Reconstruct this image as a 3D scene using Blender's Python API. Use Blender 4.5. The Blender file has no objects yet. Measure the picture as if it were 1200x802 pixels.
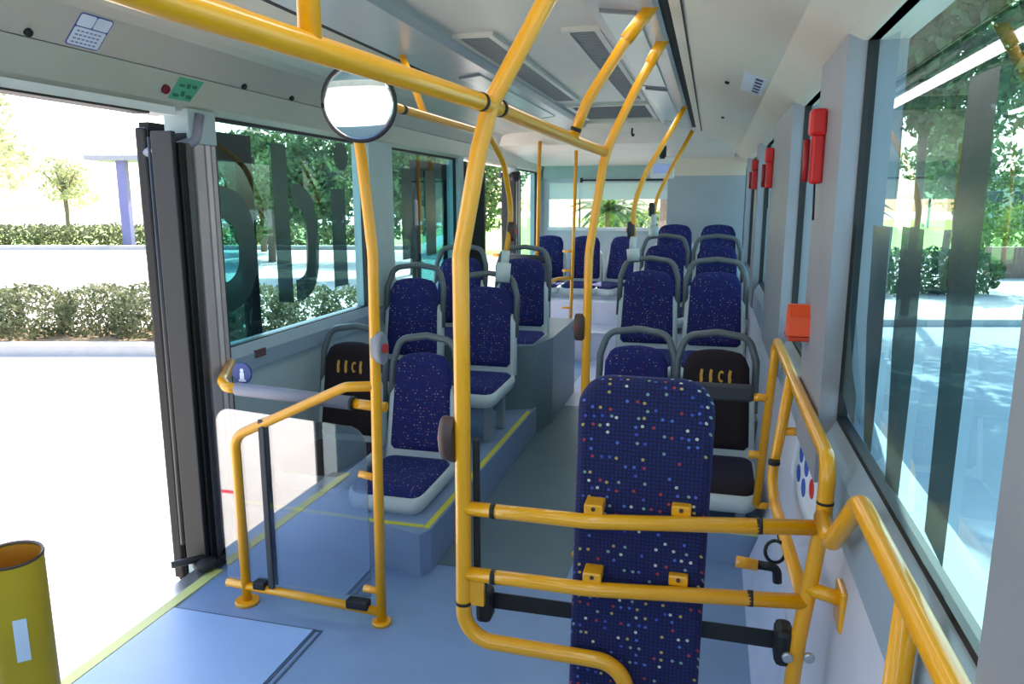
import bpy, bmesh, math, random
from mathutils import Vector, Matrix
C = bpy.context.scene.collection
random.seed(7)
PI = math.pi
# ------------------------------------------------------------------ helpers
def lin(c):
    return tuple(((v/255)/12.92 if v/255 <= .04045 else ((v/255+.055)/1.055)**2.4) for v in c)
MATS = {}
def mat(name, rgb, rough=.5, metal=0., var=.06, scale=8., bump=0., coat=0., emit=0., spec=.5):
    if name in MATS: return MATS[name]
    m = bpy.data.materials.new(name); m.use_nodes = True
    nt = m.node_tree; b = nt.nodes['Principled BSDF']
    c = lin(rgb)
    tc = nt.nodes.new('ShaderNodeTexCoord'); n = nt.nodes.new('ShaderNodeTexNoise')
    n.inputs['Scale'].default_value = scale; n.inputs['Detail'].default_value = 5
    nt.links.new(tc.outputs['Object'], n.inputs['Vector'])
    r = nt.nodes.new('ShaderNodeValToRGB')
    r.color_ramp.elements[0].position = .3; r.color_ramp.elements[1].position = .7
    r.color_ramp.elements[0].color = tuple(v*(1-var) for v in c)+(1,)
    r.color_ramp.elements[1].color = tuple(min(1, v*(1+var)) for v in c)+(1,)
    nt.links.new(n.outputs['Fac'], r.inputs['Fac']); nt.links.new(r.outputs['Color'], b.inputs['Base Color'])
    b.inputs['Roughness'].default_value = rough; b.inputs['Metallic'].default_value = metal
    b.inputs['Specular IOR Level'].default_value = spec
    if coat: b.inputs['Coat Weight'].default_value = coat; b.inputs['Coat Roughness'].default_value = .1
    if emit:
        nt.links.new(r.outputs['Color'], b.inputs['Emission Color']); b.inputs['Emission Strength'].default_value = emit
    if bump:
        bp = nt.nodes.new('ShaderNodeBump'); bp.inputs['Strength'].default_value = bump; bp.inputs['Distance'].default_value = .004
        n2 = nt.nodes.new('ShaderNodeTexNoise'); n2.inputs['Scale'].default_value = 220
        nt.links.new(tc.outputs['Object'], n2.inputs['Vector'])
        nt.links.new(n2.outputs['Fac'], bp.inputs['Height']); nt.links.new(bp.outputs['Normal'], b.inputs['Normal'])
    MATS[name] = m; return m
def fabric(name, base, alt, dots=.5, scale=46., amp=1.):
    m = bpy.data.materials.new(name); m.use_nodes = True
    nt = m.node_tree; b = nt.nodes['Principled BSDF']; L = nt.links.new; N = nt.nodes.new
    tc = N('ShaderNodeTexCoord')
    sx = N('ShaderNodeSeparateXYZ'); L(tc.outputs['Object'], sx.inputs[0])
    ad = N('ShaderNodeMath'); ad.operation = 'ADD'; L(sx.outputs[1], ad.inputs[0]); L(sx.outputs[2], ad.inputs[1])
    cb = N('ShaderNodeCombineXYZ'); L(sx.outputs[0], cb.inputs[0]); L(ad.outputs[0], cb.inputs[1])
    v = N('ShaderNodeTexVoronoi'); v.voronoi_dimensions = '2D'; v.inputs['Scale'].default_value = scale; v.inputs['Randomness'].default_value = .55
    L(cb.outputs[0], v.inputs['Vector'])
    lt = N('ShaderNodeMath'); lt.operation = 'LESS_THAN'; lt.inputs[1].default_value = .19
    L(v.outputs['Distance'], lt.inputs[0])
    sep = N('ShaderNodeSeparateColor'); L(v.outputs['Color'], sep.inputs[0])
    pal = N('ShaderNodeValToRGB'); pal.color_ramp.interpolation = 'CONSTANT'
    cols = [(235, 230, 205), (215, 185, 90), (90, 120, 210), (190, 60, 50), (70, 90, 190), (150, 180, 170)]
    e = pal.color_ramp.elements
    while len(e) < len(cols): e.new(.5)
    for i, cc in enumerate(cols): e[i].position = i/len(cols); e[i].color = lin(cc)+(1,)
    L(sep.outputs[0], pal.inputs['Fac'])
    pr = N('ShaderNodeMath'); pr.operation = 'LESS_THAN'; pr.inputs[1].default_value = dots
    L(sep.outputs[1], pr.inputs[0])
    mul = N('ShaderNodeMath'); mul.operation = 'MULTIPLY'; L(lt.outputs[0], mul.inputs[0]); L(pr.outputs[0], mul.inputs[1])
    am = N('ShaderNodeMath'); am.operation = 'MULTIPLY'; am.inputs[1].default_value = amp; L(mul.outputs[0], am.inputs[0]); mul = am
    v2 = N('ShaderNodeTexVoronoi'); v2.voronoi_dimensions = '2D'; v2.inputs['Scale'].default_value = scale*2.1; v2.inputs['Randomness'].default_value = .2
    L(cb.outputs[0], v2.inputs['Vector'])
    r2 = N('ShaderNodeValToRGB'); r2.color_ramp.elements[0].color = lin(alt)+(1,); r2.color_ramp.elements[1].color = lin(base)+(1,)
    r2.color_ramp.elements[0].position = .18; r2.color_ramp.elements[1].position = .4
    L(v2.outputs['Distance'], r2.inputs['Fac'])
    mx = N('ShaderNodeMix'); mx.data_type = 'RGBA'
    L(mul.outputs[0], mx.inputs[0]); L(r2.outputs['Color'], mx.inputs[6]); L(pal.outputs['Color'], mx.inputs[7])
    L(mx.outputs[2], b.inputs['Base Color'])
    b.inputs['Roughness'].default_value = .85
    b.inputs['Sheen Weight'].default_value = .12; b.inputs['Sheen Tint'].default_value = lin((90, 110, 220))+(1,)
    bp = N('ShaderNodeBump'); bp.inputs['Strength'].default_value = .3; bp.inputs['Distance'].default_value = .002
    n2 = N('ShaderNodeTexNoise'); n2.inputs['Scale'].default_value = 500; L(tc.outputs['Object'], n2.inputs['Vector'])
    L(n2.outputs['Fac'], bp.inputs['Height']); L(bp.outputs['Normal'], b.inputs['Normal'])
    MATS[name] = m; return m
def glass(name, tint, ior=1.5, gloss=(1, 1, 1)):
    m = bpy.data.materials.new(name); m.use_nodes = True
    nt = m.node_tree; nt.nodes.remove(nt.nodes['Principled BSDF']); N = nt.nodes.new; L = nt.links.new
    out = nt.nodes['Material Output']
    t = N('ShaderNodeBsdfTransparent'); g = N('ShaderNodeBsdfGlossy'); g.inputs['Roughness'].default_value = 0.0
    g.inputs['Color'].default_value = gloss+(1,)
    tc = N('ShaderNodeTexCoord'); n = N('ShaderNodeTexNoise'); n.inputs['Scale'].default_value = 2.
    L(tc.outputs['Object'], n.inputs['Vector'])
    r = N('ShaderNodeValToRGB'); r.color_ramp.elements[0].color = tuple(v*.96 for v in tint)+(1,); r.color_ramp.elements[1].color = tint+(1,)
    L(n.outputs['Fac'], r.inputs['Fac']); L(r.outputs['Color'], t.inputs['Color'])
    f0 = ((ior-1)/(ior+1))**2*1.6
    lw = N('ShaderNodeLayerWeight'); lw.inputs['Blend'].default_value = .5
    pw = N('ShaderNodeMath'); pw.operation = 'POWER'; pw.inputs[1].default_value = 5; L(lw.outputs['Facing'], pw.inputs[0])
    f = N('ShaderNodeMath'); f.operation = 'MULTIPLY_ADD'; f.inputs[1].default_value = 1-f0; f.inputs[2].default_value = f0; L(pw.outputs[0], f.inputs[0])
    mx = N('ShaderNodeMixShader'); L(f.outputs[0], mx.inputs[0]); L(t.outputs[0], mx.inputs[1]); L(g.outputs[0], mx.inputs[2])
    L(mx.outputs[0], out.inputs['Surface']); MATS[name] = m; return m
def film(name, rgb, op):           # tinted see-through sticker film
    m = bpy.data.materials.new(name); m.use_nodes = True
    nt = m.node_tree; b = nt.nodes['Principled BSDF']; N = nt.nodes.new; L = nt.links.new
    n = N('ShaderNodeTexNoise'); n.inputs['Scale'].default_value = 30
    r = N('ShaderNodeValToRGB'); c = lin(rgb)
    r.color_ramp.elements[0].color = tuple(v*.93 for v in c)+(1,); r.color_ramp.elements[1].color = c+(1,)
    L(n.outputs['Fac'], r.inputs['Fac']); L(r.outputs['Color'], b.inputs['Base Color'])
    b.inputs['Roughness'].default_value = .25
    t = N('ShaderNodeBsdfTransparent'); t.inputs['Color'].default_value = (.62, .85, .82, 1)
    mx = N('ShaderNodeMixShader'); mx.inputs[0].default_value = op
    L(t.outputs[0], mx.inputs[1]); L(b.outputs[0], mx.inputs[2]); L(mx.outputs[0], nt.nodes['Material Output'].inputs['Surface'])
    MATS[name] = m; return m

def wloc(o):
    v = Vector(o.location)
    while o.parent: o = o.parent; v = v + Vector(o.location)
    return v
def tag(o, label=None, cat=None, group=None, kind=None):
    if label: o['label'] = label
    if cat: o['category'] = cat
    if group: o['group'] = group
    if kind: o['kind'] = kind
    return o
def empty(name, loc, label, cat, group=None):
    o = bpy.data.objects.new(name, None); C.objects.link(o); o.location = loc; o.empty_display_size = .1
    return tag(o, label, cat, group)
def arc_corner(p0, p1, p2, r, n=7):
    a = (p0-p1); b = (p2-p1); la, lb = a.length, b.length
    if la < 1e-6 or lb < 1e-6: return [p1]
    a.normalize(); b.normalize(); ang = a.angle(b)
    if ang > PI-.03: return [p1]
    t = min(r/math.tan(ang/2), la*.49, lb*.49); rr = t*math.tan(ang/2)
    c = p1+(a+b).normalized()*(rr/math.sin(ang/2))
    s = p1+a*t-c; e = p1+b*t-c
    out = []
    tot = s.angle(e)
    for i in range(n+1):
        k = i/n
        v = (s*math.sin((1-k)*tot)+e*math.sin(k*tot))/math.sin(tot) if tot > 1e-4 else s
        out.append(c+v)
    return out
class MB:
    def __init__(s): s.bm = bmesh.new()
    def box(s, x0, x1, y0, y1, z0, z1, bev=0.):
        m = Matrix.Translation(((x0+x1)/2, (y0+y1)/2, (z0+z1)/2)) @ Matrix.Diagonal((abs(x1-x0), abs(y1-y0), abs(z1-z0), 1))
        r = bmesh.ops.create_cube(s.bm, size=1, matrix=m)
        if bev:
            ed = list({e for v in r['verts'] for e in v.link_edges})
            bmesh.ops.bevel(s.bm, geom=ed, offset=bev, segments=2, affect='EDGES', profile=.5)
        return s
    def ring_strip(s, rings, cap0=True, cap1=True):
        R = [[s.bm.verts.new(p) for p in ring] for ring in rings]
        n = len(R[0])
        for a, b in zip(R, R[1:]):
            for i in range(n):
                f = s.bm.faces.new((a[i], a[(i+1) % n], b[(i+1) % n], b[i])); f.smooth = True
        if cap0: s.bm.faces.new(list(reversed(R[0])))
        if cap1: s.bm.faces.new(R[-1])
        return s
    def tube(s, pts, r=.0175, fil=.08, seg=14, n=7, flat=1.):
        P = [Vector(p) for p in pts]
        Q = [P[0]]
        for i in range(1, len(P)-1): Q += arc_corner(P[i-1], P[i], P[i+1], fil, n)
        Q.append(P[-1])
        Q2 = [Q[0]]
        for q in Q[1:]:
            if (q-Q2[-1]).length > 1e-4: Q2.append(q)
        Q = Q2
        T = []
        for i in range(len(Q)):
            a = Q[max(0, i-1)]; b = Q[min(len(Q)-1, i+1)]; T.append((b-a).normalized())
        nrm = T[0].orthogonal().normalized(); rings = []
        for i, q in enumerate(Q):
            if i:
                ax = T[i-1].cross(T[i])
                if ax.length > 1e-6: nrm = Matrix.Rotation(T[i-1].angle(T[i]), 3, ax) @ nrm
            nrm = (nrm-T[i]*nrm.dot(T[i])).normalized(); bn = T[i].cross(nrm)
            rings.append([q+nrm*r*math.cos(2*PI*k/seg)+bn*r*flat*math.sin(2*PI*k/seg) for k in range(seg)])
        return s.ring_strip(rings)
    def slab(s, outline, prof, f):
        """outline: 2D loop; prof: list of (inset, depth); f maps (a, b, depth) to 3D."""
        ca = (max(p[0] for p in outline)+min(p[0] for p in outline))/2; cb = (max(p[1] for p in outline)+min(p[1] for p in outline))/2
        ha = (max(p[0] for p in outline)-min(p[0] for p in outline))/2; hb = (max(p[1] for p in outline)-min(p[1] for p in outline))/2
        rings = []
        for ins, d in prof:
            ka, kb = 1-ins/ha, 1-ins/hb
            rings.append([f(ca+(p[0]-ca)*ka, cb+(p[1]-cb)*kb, d) for p in outline])
        return s.ring_strip(rings)
    def prism(s, poly, f, d0, d1):
        a = [s.bm.verts.new(f(p[0], p[1], d0)) for p in poly]; b = [s.bm.verts.new(f(p[0], p[1], d1)) for p in poly]
        n = len(poly); s.bm.faces.new(list(reversed(a))); s.bm.faces.new(b)
        for i in range(n): s.bm.faces.new((a[i], a[(i+1) % n], b[(i+1) % n], b[i]))
        return s
    def poly(s, pts):
        s.bm.faces.new([s.bm.verts.new(p) for p in pts]); return s
    def sphere(s, c, r, seg=16):
        m = Matrix.Translation(c) @ Matrix.Diagonal((r[0], r[1], r[2], 1))
        res = bmesh.ops.create_uvsphere(s.bm, u_segments=seg, v_segments=seg//2, radius=1, matrix=m)
        for v in res['verts']:
            for f in v.link_faces: f.smooth = True
        return s
    def frame(s, a0, a1, b0, b1, wa, wb0, wb1, d0, d1, f):
        o = [(a0, b0), (a1, b0), (a1, b1), (a0, b1)]; i = [(a0+wa, b0+wb0), (a1-wa, b0+wb0), (a1-wa, b1-wb1), (a0+wa, b1-wb1)]
        R = [[s.bm.verts.new(f(p[0], p[1], d)) for p in q] for q, d in ((o, d0), (o, d1), (i, d1), (i, d0))]
        for j in range(4):
            A, B = R[j], R[(j+1) % 4]
            for k in range(4): s.bm.faces.new((A[k], A[(k+1) % 4], B[(k+1) % 4], B[k]))
        return s
    def disc(s, c, axis, r, h, seg=24, bev=.003):
        a = Vector(axis).normalized(); u = a.orthogonal().normalized(); w = a.cross(u); c = Vector(c)
        ring = lambda rr, d: [c+a*d+(u*math.cos(2*PI*k/seg)+w*math.sin(2*PI*k/seg))*rr for k in range(seg)]
        return s.ring_strip([ring(r, 0), ring(r, h-bev), ring(r-bev, h)])
    def build(s, name, m, parent=None, origin=None, local=False, smooth=False):
        bmesh.ops.recalc_face_normals(s.bm, faces=s.bm.faces)
        me = bpy.data.meshes.new(name)
        if not local:
            if parent is not None: off = wloc(parent)
            else:
                vs = [v.co for v in s.bm.verts]
                off = Vector(origin) if origin else Vector(((min(v.x for v in vs)+max(v.x for v in vs))/2, (min(v.y for v in vs)+max(v.y for v in vs))/2, min(v.z for v in vs)))
            bmesh.ops.translate(s.bm, verts=s.bm.verts, vec=-off)
        else: off = Vector((0, 0, 0))
        if smooth:
            for f in s.bm.faces: f.smooth = True
        s.bm.to_mesh(me); s.bm.free(); me.materials.append(m)
        o = bpy.data.objects.new(name, me); C.objects.link(o)
        if parent is not None: o.parent = parent
        else: o.location = off
        return o
def struct(name, mb, m, label=None):
    o = mb.build(name, m); o['kind'] = 'structure'
    if label: o['label'] = label
    return o
def rrect(x0, x1, y0, y1, r, n=6, rt=None):
    rt = r if rt is None else rt
    out = []
    for cx, cy, a0, q in ((x1-r, y0+r, -PI/2, r), (x1-rt, y1-rt, 0, rt), (x0+rt, y1-rt, PI/2, rt), (x0+r, y0+r, PI, r)):
        for i in range(n+1):
            a = a0+PI/2*i/n; out.append((cx+q*math.cos(a), cy+q*math.sin(a)))
    return out
XZ = lambda a, b, d: Vector((a, d, b))
YZ = lambda a, b, d: Vector((d, a, b))
XY = lambda a, b, d: Vector((a, b, d))
# ------------------------------------------------------------------ materials
yellow = mat('yellow_paint', (240, 164, 8), .28, var=.03, coat=.4)
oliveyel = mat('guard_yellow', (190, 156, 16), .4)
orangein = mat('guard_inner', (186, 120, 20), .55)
black = mat('black_rubber', (22, 22, 24), .55)
blackgl = mat('black_frame', (9, 9, 10), .55, spec=.25)
darkgrey = mat('dark_grey_pad', (52, 54, 58), .6, bump=.2)
hoopm = mat('hoop_grey', (98, 104, 106), .35)
shellm = mat('shell_grey', (196, 205, 203), .4)
midgrey = mat('mid_grey', (120, 124, 130), .5)
strutgrey = mat('strip_grey', (176, 164, 164), .45)
white = mat('white_plastic', (226, 228, 226), .45)
cream = mat('cove_panel', (212, 202, 184), .42, var=.03, scale=3)
ceilm = mat('ceiling_white', (212, 206, 194), .4, var=.03, scale=3)
covedk = mat('light_channel_grey', (168, 172, 174), .28, var=.05)
lilac = mat('wall_lower_panel', (206, 204, 214), .45, var=.03)
wallg = mat('wall_teal_grey', (166, 182, 184), .5, var=.04)
sillm = mat('sill_blue_grey', (142, 158, 172), .45, var=.04)
pillm = mat('pillar_grey', (142, 143, 150), .5, var=.04)
floorm = mat('floor_vinyl', (124, 149, 184), .38, var=.05, scale=5, bump=.05)
platm = mat('platform_vinyl', (128, 148, 178), .42, var=.05, scale=5)
boxm = mat('wheel_box_grey', (108, 124, 130), .4, var=.08, scale=4)
stepm = mat('step_white', (214, 214, 226), .45)
yline = mat('yellow_edge_strip', (214, 205, 60), .5)
yline2 = mat('threshold_strip', (206, 210, 130), .5)
alu = mat('aluminium', (190, 192, 194), .3, metal=.8)
red = mat('red_plastic', (206, 32, 34), .4)
orange = mat('orange_plastic', (236, 82, 30), .4)
stopred = mat('stop_button_red', (170, 40, 44), .35)
brown = mat('button_brown', (72, 48, 40), .45)
bluem = mat('pictogram_blue', (40, 84, 178), .5)
green = mat('sticker_green', (84, 168, 128), .5)
stkw = mat('sticker_white', (216, 222, 232), .5)
gold = mat('gold_emblem', (214, 160, 62), .4)
grille = mat('vent_grille', (128, 132, 134), .5)
dark = mat('dark_void', (30, 32, 34), .8)
blue_seat = fabric('blue_speckle_fabric', (17, 20, 78), (25, 33, 118), .35, 62, .5)
board_fab = fabric('board_speckle_fabric', (13, 16, 54), (22, 30, 104), .45, 50, .7)
dark_seat = fabric('dark_brown_fabric', (26, 12, 12), (38, 16, 18), .0, 60)
tint = glass('tinted_window_glass', (.40, .69, .71))
clear = glass('clear_glass', (.93, .97, .96))
acrylic = glass('acrylic_screen', (.62, .66, .70), 2.2)
shade = film('roller_shade_film', (226, 232, 232), .8)
decal = film('dark_green_decal', (34, 62, 64), .93)
mirrorm = mat('mirror_silver', (245, 248, 250), .03, metal=1., var=.01)

# ------------------------------------------------------------------ setting: bus shell
XL, XR = -1.97, .33
Y0, Y1 = -1.2, 8.7
struct('floor', MB().box(-2.0, .32, Y0, Y1, -.06, 0), floorm)
struct('trim_1', MB().box(-2.0, -1.93, .92, 2.44, -.05, .004), alu, 'bare metal door sill')
struct('trim_2', MB().box(-1.93, -1.885, .92, 2.44, 0, .006), yline2, 'pale yellow line along the front door sill')
# ramp plate let into the floor
m = MB(); m.box(-1.88, -1.30, 1.14, 2.14, 0, .006)
struct('trim_3', m, mat('ramp_vinyl', (150, 180, 222), .38, var=.04, scale=5), 'blue ramp plate let into the floor at the front door')
m = MB(); m.box(-1.88, -1.272, 2.142, 2.150, 0, .003); m.box(-1.298, -1.290, 1.14, 2.15, 0, .003); m.box(-1.274, -1.266, 1.14, 2.15, 0, .003)
struct('trim_4', m, mat('seam_dark', (70, 88, 112), .5), 'dark seam round the ramp plate')
# left wall
m = MB()
for a, b in ((2.44, 5.78), (7.42, Y1)): m.box(-2.05, XL, a, b, -.06, .87)
m.box(-2.05, XL, Y0, .92, -.06, .87)
m.box(-2.05, -1.94, 4.07, 4.40, .87, 1.86)
m.box(-2.05, -1.94, 5.70, 5.80, .87, 1.86)
m.box(-2.05, -1.94, 7.42, 7.5, .0, 1.86)
m.box(-2.05, -1.94, 8.55, Y1, .87, 1.86)
m.box(-2.05, -1.94, .84, .92, .87, 1.86)
m.box(-2.05, XL, Y0, -1.1, .87, 1.86)
struct('wall_left', m, wallg)
# right wall
m = MB()
m.prism([(.42, -.06), (.27, -.06), (.285, .25), (.325, .80), (.42, .80)], lambda a, b, d: Vector((a, d, b)), Y0, Y1)
struct('wall_right', m, lilac)
m = MB()
for a, b in ((.60, .80), (1.98, 2.42), (3.22, 4.15), (5.35, 5.75), (7.1, 7.3), (8.5, Y1)):
    m.box(.29, .42, a, b, .78, 1.90)
struct('trim_5', m, pillm, 'grey pillars between the right windows')
m = MB(); m.prism([(.42, .78), (.30, .78), (.305, .90), (.335, .955), (.42, .955)], lambda a, b, d: Vector((a, d, b)), Y0, Y1)
struct('trim_6', m, sillm, 'blue grey sill under the right windows')
m = MB(); m.prism([(-2.05, .77), (-1.945, .77), (-1.94, .84), (-1.965, .885), (-2.05, .885)], lambda a, b, d: Vector((a, d, b)), 2.66, 5.78)
struct('trim_7', m, sillm, 'blue grey sill under the left windows')
struct('baseboard_right', MB().prism([(.33, 0), (.19, 0), (.205, .03), (.262, .2), (.275, .25), (.33, .25)], lambda a, b, d: Vector((a, d, b)), 1.2, 3.0), mat('coving_lilac', (186, 194, 216), .45))
# headers and coves (profiles run along the bus)
run = lambda a, b, d: Vector((a, d, b))
struct('trim_8', MB().prism([(-2.05, 1.84), (-1.96, 1.84), (-1.93, 1.86), (-1.885, 1.955), (-2.05, 1.955)], run, Y0, Y1), mat('header_grey', (186, 184, 168), .42, var=.03), 'pale header over the left windows')
struct('trim_9', MB().prism([(-1.885, 1.958), (-1.80, 2.052), (-1.76, 2.070), (-1.69, 2.08), (-1.31, 2.095), (-1.31, 2.2), (-2.05, 2.2), (-2.05, 1.958)], run, Y0, Y1), mat('left_cove', (186, 180, 166), .42, var=.03, scale=3), 'slanted cove panel over the left windows')
struct('trim_10', MB().prism([(.42, 1.87), (.325, 1.87), (.285, 1.89), (.195, 1.955), (-.155, 2.085), (-.155, 2.2), (.42, 2.2)], run, Y0, Y1), cream, 'slanted cove panel over the right windows')
m = MB()
for x0, x1 in ((-1.325, -1.29), (-.185, -.15)): m.box(x0, x1, Y0, 6.4, 2.09, 2.2)
struct('trim_11', m, dark, 'black gap beside the light channels')
struct('trim_12', MB().prism([(-1.29, 2.085), (-1.27, 2.08), (-1.05, 2.105), (-1.03, 2.13), (-1.03, 2.25), (-1.29, 2.25)], run, Y0, 6.4), covedk, 'left ceiling light channel')
struct('trim_13', MB().prism([(-.185, 2.085), (-.20, 2.08), (-.40, 2.105), (-.43, 2.13), (-.43, 2.25), (-.185, 2.25)], run, Y0, 6.4), covedk, 'right ceiling light channel')
struct('ceiling', MB().box(-1.04, -.42, Y0, 6.4, 2.155, 2.25), ceilm)
# rear bulkhead: ceiling drops behind the last light channel
struct('trim_14', MB().prism([(6.25, 2.25), (6.25, 2.13), (6.55, 1.99), (7.6, 1.93), (8.7, 1.90), (8.7, 2.25)], lambda a, b, d: Vector((d, a, b)), -1.9, .18), mat('rear_ceiling', (212, 204, 190), .42), 'lower ceiling at the rear')
# door header track over the front door
m = MB(); m.box(-2.03, -1.935, .92, 2.44, 1.815, 1.845)
struct('trim_15', m, white, 'white track over the front door')
m = MB(); m.box(-2.0, -1.93, 1.3, 2.3, 1.808, 1.8155)
struct('trim_16', m, black, 'dark slot in the front door track')
# rear wall with window
m = MB()
m.box(-2.05, .42, Y1-.04, Y1+.05, -.06, 1.20)
m.box(-.44, .42, Y1-.06, Y1+.05, 1.20, 1.9)
m.box(-2.05, -1.85, Y1-.04, Y1+.05, 1.2, 1.9)
m.box(-1.85, -.44, Y1-.04, Y1+.05, 1.72, 1.9)
struct('wall_rear', m, mat('rear_wall', (182, 190, 194), .5))
m = MB(); m.box(-1.9, -.42, Y1-.12, Y1-.04, 1.77, 1.93)
struct('trim_17', m, mat('rear_valance', (150, 176, 172), .5), 'teal grey valance over the rear window')
m = MB(); m.box(-1.45, -.44, Y1-.13, Y1-.12, 1.735, 1.755); m.box(-1.47, -1.44, Y1-.14, Y1-.11, 1.72, 1.77)
struct('trim_18', m, black, 'dark rod of the rear window shade')
struct('trim_19', MB().box(-1.86, -.43, Y1-.06, Y1-.04, 1.175, 1.21), white, 'white ledge under the rear window')
# partition right of the rear window
struct('wall_rear_right', MB().box(-.44, .30, 7.72, 7.76, .6, 1.757), mat('rear_panel', (158, 168, 174), .5, var=.03))
struct('trim_31', MB().prism([(-.44, 1.757), (.30, 1.757), (.30, 2.1), (-.44, 2.1)], XZ, 7.70, 7.76), cream, 'cream panel above the grey rear panel')
# front end behind the camera
m = MB(); m.box(-2.05, .42, Y0-.05, Y0, -.06, .85); m.box(-2.05, .42, Y0-.05, Y0, 1.85, 2.25)
struct('wall_front', m, wallg)

def window(i, x, y0, y1, z0, z1, inner, gm=None, fr=.025, skew=0.):
    """framed pane on the plane x; inner = side on which the black gasket sits (+1 / -1)."""
    r = empty('window_%d' % i, (x, (y0+y1)/2, z0), None, None); r['kind'] = 'structure'
    f = MB()
    f.frame(y0, y1, z0, z1, fr, fr, fr, x-.012, x+.012, YZ)
    f.build('window_frame', black, r)
    MB().poly([(x, y0, z0), (x, y1, z0), (x, y1, z1), (x, y0, z1)]).build('pane', gm or tint, r)
    return r
W1 = window(1, -1.985, 2.66, 4.08, .865, 1.85, 1)
W2 = window(2, -1.985, 4.40, 5.72, .865, 1.85, 1)
window(3, -1.985, -1.1, .85, .865, 1.85, 1)
window(4, -1.985, 7.5, 8.56, .865, 1.85, 1)
W5 = window(5, .345, .78, 2.0, .94, 1.895, -1)
window(6, .345, 2.40, 3.24, .94, 1.895, -1)
window(7, .345, 4.13, 5.37, .94, 1.895, -1)
window(8, .345, 5.73, 7.12, .94, 1.895, -1)
window(9, .345, 7.28, 8.52, .94, 1.895, -1)
window(10, .345, -1.2, .62, .94, 1.895, -1)
# rear window and windscreen
r = empty('window_11', (-1.145, Y1-.01, 1.2), None, None); r['kind'] = 'structure'
MB().poly([(-1.85, Y1, 1.2), (-.44, Y1, 1.2), (-.44, Y1, 1.72), (-1.85, Y1, 1.72)]).build('pane', clear, r)
m = MB(); m.box(-1.85, -.44, Y1-.02, Y1+.02, 1.2, 1.215); m.box(-1.5, -1.485, Y1-.02, Y1+.02, 1.2, 1.72); m.build('window_frame', black, r)
MB().box(-1.85, -.44, Y1-.035, Y1-.03, 1.53, 1.73).build('roller_shade', shade, r)
r = empty('window_12', (-.8, Y0-.02, .85), None, None); r['kind'] = 'structure'
MB().poly([(-1.97, Y0-.02, .85), (.34, Y0-.02, .85), (.34, Y0-.02, 1.85), (-1.97, Y0-.02, 1.85)]).build('pane', clear, r)

# letter film on the windows
def film_part(parent, polys, x, name='letter_film'):
    m = MB()
    for p in polys: m.prism(p, lambda a, b, d: Vector((d, a, b)), x, x+.001)
    return m.build(name, decal, parent)
def band(cy, cz, ry, rz, w, a0, a1, n=20):
    o = [(cy+ry*math.cos(a0+(a1-a0)*i/n), cz+rz*math.sin(a0+(a1-a0)*i/n)) for i in range(n+1)]
    q = [(cy+(ry-w)*math.cos(a0+(a1-a0)*i/n), cz+(rz-w)*math.sin(a0+(a1-a0)*i/n)) for i in range(n, -1, -1)]
    return o+q
x = -1.979
def ribbon(path, w, m):     # thick stroke as quads
    for k in range(len(path)-1):
        (a, b), (c, d) = path[k], path[k+1]
        m.poly([(x, a, b), (x, c, d), (x, c, d)]) if False else None
def letter_o(cy, cz, ry, rz, w, a0=-PI/2, a1=PI/2):
    m = MB(); n = 28
    for k in range(n):
        t0, t1 = a0+(a1-a0)*k/n, a0+(a1-a0)*(k+1)/n
        sq = lambda t, q: (math.copysign(abs(math.cos(t))**.7, math.cos(t))*q, math.copysign(abs(math.sin(t))**.7, math.sin(t)))
        P = lambda t, rr, zz: Vector((x, cy+math.copysign(abs(math.cos(t))**.75, math.cos(t))*rr, cz+math.copysign(abs(math.sin(t))**.75, math.sin(t))*zz))
        m.poly([P(t0, ry, rz), P(t1, ry, rz), P(t1, ry-w, rz-w), P(t0, ry-w, rz-w)])
    return m
letter_o(2.66, 1.30, .30, .27, .13).build('letter_film', decal, W1)
m = letter_o(3.28, 1.30, .24, .29, .11)
m.poly([(x, 3.12, 1.03), (x, 3.25, 1.01), (x, 3.25, 1.77), (x, 3.12, 1.77)])
m.build('letter_film', decal, W1)
m = MB(); m.poly([(x, 3.67, 1.04), (x, 3.83, 1.04), (x, 3.83, 1.57), (x, 3.67, 1.57)])
m.poly([(x, 3.80+.085*math.cos(2*PI*k/20), 1.745+.075*math.sin(2*PI*k/20)) for k in range(20)])
m.build('letter_film', decal, W1)
m = MB()
for a, b in ((4.62, 4.80), (5.05, 5.25)): m.poly([(x, a, 1.12), (x, b, 1.12), (x, b, 1.72), (x, a, 1.72)])
m.build('letter_film', decal, W2)
x = .338
k = x/.31
def bar(pts):
    MB().poly([(x, p[0]*k, 1.5+(p[1]-1.5)*k) for p in pts]).build('letter_film', decal, W5)
bar([(1.11, 1.655), (1.115, 1.46), (1.10, 1.25), (1.093, 1.045), (1.003, 1.034), (1.0, 1.30), (1.002, 1.654)])
bar([(1.385, 1.46), (1.38, 1.264), (1.337, 1.028), (1.245, 1.036), (1.235, 1.26), (1.25, 1.46)])
bar([(1.62, 1.455), (1.60, 1.255), (1.533, 1.04), (1.463, 1.035), (1.455, 1.25), (1.475, 1.455)])
bar([(1.98, 1.45), (1.98, 1.22), (1.93, 1.13), (1.84, 1.075), (1.72, 1.045), (1.642, 1.037), (1.64, 1.10), (1.70, 1.14), (1.78, 1.24), (1.80, 1.45)])

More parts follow.
